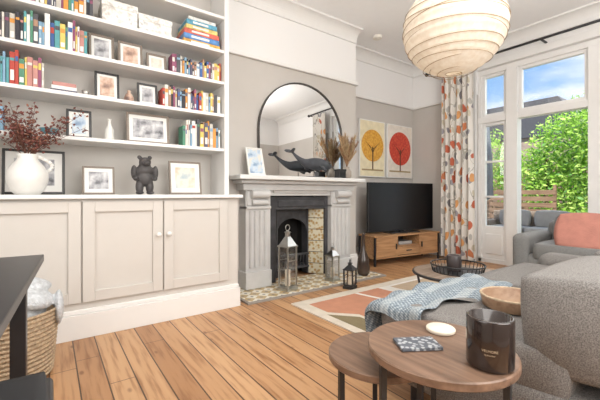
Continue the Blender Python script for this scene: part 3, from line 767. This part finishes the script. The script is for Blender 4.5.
# ------------------------------------------------------------ left foreground table, chair, basket
b=B('dining_table')
b.bx(-1.05,0,-1.05,0,.735,.765,DARKW,.004); b.bx(-.97,-.11,-.97,-.11,.70,.735,DARKW,.002)
for x in (-.99,-.075):
    for y in (-.99,-.075): b.bx(x-.025,x+.025,y-.025,y+.025,0,.735,DARKW,.003)
b.done(loc=(-.018,1.82,0),rotz=-.063)
b=B('dining_chair')
b.box((-.20,1.10,.44),(.42,.42,.045),DARKW,.015,seg=3)
b.cushion((-.20,1.10,.472),(.40,.40,.035),mat('black_seat_pad',(.03,.03,.032),.8),.15)
for x in (-.38,-.02):
    for y in (.92,1.28): b.rod((x,y,.43),(x,y,0.0),.018,DARKW,.013)
b.done()
b=B('wicker_basket'); WK=mat('wicker',(.46,.34,.22),.8,var=.3,scale=60,bump=.8,bscale=120)
bc=(-.20,2.50)
b.lathe((bc[0],bc[1],.001),[(.19,0),(.21,.01),(.245,.36),(.235,.36),(.19,.03),(.01,.02)],WK,40)
for i in range(16): b.torus((bc[0],bc[1],.015+i*.0235),.214+.0020*i,.009,WK,seg=48,ms=6)
b.done()
b=B('folded_blanket'); BL=mat('white_knit',(.55,.57,.59),.95,var=.2,scale=40,bump=.8,bscale=90)
b.ell((bc[0]+.0,bc[1],.35),(.19,.19,.10),BL); b.ell((bc[0]+.10,bc[1]-.05,.44),(.13,.13,.06),BL,rot=(.2,.25,.4)); b.ell((bc[0]-.08,bc[1]+.03,.45),(.12,.13,.06),BL,rot=(-.2,.1,.4)); b.ell((bc[0]+.12,bc[1]+.04,.50),(.10,.09,.035),BL,rot=(0,.3,.2)); b.ell((bc[0]+.245,bc[1]-.03,.36),(.025,.1,.1),BL)
b.done(remesh=.008)

# ------------------------------------------------------------ outside
b=B('patio_ground'); PT=mat('patio_stone',(.50,.45,.38),.8,var=.2,scale=3); b.bx(WX+.2,16,-6,9,-.16,-.06,PT)
b.done()
b=B('garden_fence'); FE=wood_mat('fence_wood',(.17,.10,.06),(.30,.19,.12),.8,1)
for i in range(15): b.bx(10.6,10.62,-3,8,-.05+i*.125,.055+i*.125,FE)
for i in range(8): b.bx(10.62,10.7,-3+i*1.5,-2.9+i*1.5,-.06,1.9,FE)
b.done()
b=B('garden_trellis')
for i in range(8): b.bx(7.95,7.965,2.5,3.75,.1+i*.13,.19+i*.13,FE)
for y in (2.5,3.1,3.7): b.bx(7.965,8.01,y,y+.05,-.06,1.2,FE)
b.done()
b=B('garden_tree'); GL1=thin_mat('leaf_green',(.20,.42,.05),(.35,.58,.10),.35,3); GL2=thin_mat('leaf_lime',(.45,.65,.14),(.60,.78,.24),.35,3); GL3=mat('leaf_dark',(.10,.24,.05),.6,var=.3); BRK=mat('bark',(.12,.08,.05),.9)
gi=[b.mi(GL1),b.mi(GL2),b.mi(GL3)]
cl=[((8.9,2.2,2.3),.8),((8.6,1.7,2.35),.85),((8.5,1.3,1.4),.7),((9.1,3.0,1.6),.6),((9.0,.8,2.5),1.1),((8.8,1.9,1.5),.75),((8.9,0.2,1.3),.9),((8.7,1.2,.6),.6),((9.1,4.4,1.9),.8),((9.0,-1,2.2),1.2),((9.0,2.7,2.1),.65),((9.1,3.6,1.4),.7),((9.0,2.8,1.1),.65),((8.75,2.1,.8),.6)]
for (c,r) in cl:
    for k in range(int(1900*r)):
        d=Vector((rnd.gauss(0,1),rnd.gauss(0,1),rnd.gauss(0,1))).normalized()*r*rnd.uniform(.5,1.05)
        p=Vector(c)+d; p.z=max(p.z,0); p.x=min(max(p.x,8.12),10.2)
        n1=Vector((rnd.gauss(0,1),rnd.gauss(0,1),rnd.gauss(0,1))).normalized(); n2=n1.orthogonal().normalized()
        s_=rnd.uniform(.03,.07)
        f=b.bm.faces.new([b.bm.verts.new(p+v) for v in (n1*s_,n2*s_*.5,-n1*s_,-n2*s_*.5)]); f.material_index=gi[rnd.choice([0,0,0,1,1,1,2])]
for p,q in (((8.8,2.0,-.06),(8.9,2.1,2.2)),((8.8,.6,-.06),(9,.7,2.4)),((8.9,2.1,1.2),(8.6,1.5,2.2)),((9.2,-1,-.06),(9.2,-1,2.2)),((9.1,4.4,-.06),(9.1,4.4,1.6)),((9.0,3.0,-.06),(9.0,3.0,1.8))): b.rod(p,q,.05,BRK,.03)
b.done()
b=B('neighbour_house'); BKM=mat('dark_slate',(.08,.08,.09),.8); HB=mat('pale_brick',(.35,.27,.22),.9,var=.2)
b.bx(13,15.5,3.4,7.6,-.06,2.9,HB)
b.prism([(3.2,2.9),(7.8,2.9),(7.0,4.1),(4.0,4.1)],12.9,15.6,BKM,Matrix(((0,0,1,0),(1,0,0,0),(0,1,0,0),(0,0,0,1))))
b.done()
b=B('garden_sofa'); RT=mat('grey_rattan',(.24,.19,.15),.8,var=.3,scale=50,bump=.6); GC=mat('outdoor_cushion',(.34,.31,.28),.9)
b.bx(7.0,7.7,2.0,3.5,-.05,.28,RT,.02); b.bx(7.6,7.75,2.0,3.5,.28,.68,RT,.02); b.bx(7.0,7.7,1.95,2.1,.28,.5,RT,.02); b.bx(7.0,7.7,3.4,3.55,.28,.5,RT,.02)
b.cushion((7.3,2.42,.34),(.58,.6,.13),GC,.2); b.cushion((7.3,3.05,.34),(.58,.6,.13),GC,.2); b.cushion((7.52,2.42,.55),(.15,.58,.34),GC,.4); b.cushion((7.52,3.05,.55),(.15,.58,.34),GC,.4)
b.done()
b=B('garden_parasol'); PF=mat('parasol_canvas',(.16,.18,.21),.9)
b.rod((6.6,3.2,-.06),(6.6,3.2,2.5),.025,SILV); b.cyl((6.6,3.2,-.02),.25,.08,BKM)
b.lathe((6.6,3.2,.9),[(.05,0),(.15,.1),(.13,.8),(.08,1.4),(.02,1.55)],PF,10)
b.done()
b=B('potted_shrub'); b.lathe((6.6,1.75,-.059),[(.12,0),(.18,.3),(.19,.32),(.16,.32),(.15,.28)],mat('terracotta_pot',(.45,.2,.11),.8),24)
g2=b.mi(GL1); g3=b.mi(GL2)
for k in range(700):
    d=Vector((rnd.gauss(0,1),rnd.gauss(0,1),rnd.gauss(0,1))).normalized()*.26*rnd.uniform(.3,1); p=Vector((6.6,1.75,.48))+d
    n1=Vector((rnd.gauss(0,1),rnd.gauss(0,1),rnd.gauss(0,1))).normalized(); n2=n1.orthogonal().normalized(); s_=.04
    f=b.bm.faces.new([b.bm.verts.new(p+v) for v in (n1*s_,n2*s_*.4,-n1*s_,-n2*s_*.4)]); f.material_index=rnd.choice([g2,g3])
b.done()

# ------------------------------------------------------------ world & lights
w=bpy.data.worlds.new('World'); S.world=w; w.use_nodes=True; nt=w.node_tree; bg=nt.nodes['Background']
tc=nt.nodes.new('ShaderNodeTexCoord'); sx=nt.nodes.new('ShaderNodeSeparateXYZ'); nt.links.new(tc.outputs['Generated'],sx.inputs[0])
sky=ramp(nt,sx.outputs[2],[(0,(.55,.72,.9)),(.25,(.26,.48,.80)),(.6,(.16,.37,.76))]).outputs['Color']
mp=nt.nodes.new('ShaderNodeMapping'); mp.inputs['Scale'].default_value=(1,1,3); nt.links.new(tc.outputs['Generated'],mp.inputs['Vector'])
cf=ramp(nt,noise(nt,mp.outputs['Vector'],3.5,6),[(.48,(0,0,0)),(.68,(1,1,1))]).outputs['Color']
nt.links.new(mixc(nt,cf,sky,(.95,.97,1)),bg.inputs['Color']); bg.inputs['Strength'].default_value=1.35
def light(name,typ,loc,rot,energy,size=1,size_y=None,col=(1,1,1)):
    l=bpy.data.lights.new(name,typ); l.energy=energy; l.color=col
    if typ=='AREA':
        l.size=size
        if size_y: l.shape='RECTANGLE'; l.size_y=size_y
    if typ=='SUN': l.angle=size
    if typ=='POINT': l.shadow_soft_size=size
    o=bpy.data.objects.new(name,l); o.location=loc; o.rotation_euler=rot; S.collection.objects.link(o); return o
light('sun','SUN',(0,0,8),(math.radians(42),0,math.radians(-60)),6.5,.02,col=(1,.95,.85))
light('sky_fill_sun','SUN',(9,2,8),(0,math.radians(50),0),5.0,1.2,col=(1,.99,.97))  # second, very soft sun added to fill the room through the doors
light('rear_fill','AREA',(1.4,BY+.05,1.9),(math.radians(90),0,0),100,2.6,1.8,(1,.985,.96))  # added fill behind the camera; the back wall has no window
light('near_fill','AREA',(NX+.05,1.0,1.9),(0,math.radians(-90),0),42,1.8,2.0,(1,.985,.96))  # added fill against the closed near wall, no window there
light('overhead_fill','AREA',(1.4,.4,CH-.03),(0,0,0),52,2.0,2.0,(1,.975,.94))  # added soft fill panel under the ceiling, out of view, no fitting
light('pendant_bulb','POINT',(lc.x,lc.y,lc.z+.0),(0,0,0),2.5,.05,col=(1,.9,.75))
light('upward_fill','AREA',(2.9,.2,2.3),(math.radians(180),0,0),42,1.5,1.5,(1,.99,.97))  # unseen fill hung in mid-air, added to whiten the ceiling

# ------------------------------------------------------------ camera
cam=bpy.data.cameras.new('camera'); co=bpy.data.objects.new('camera',cam); S.collection.objects.link(co)
cam.sensor_width=36; cam.lens=20.7; cam.shift_y=-.01; cam.clip_start=.05
co.location=(0,0,1.02); co.rotation_euler=(PI/2,0,math.radians(-36)); S.camera=co
S.view_settings.view_transform='Standard'
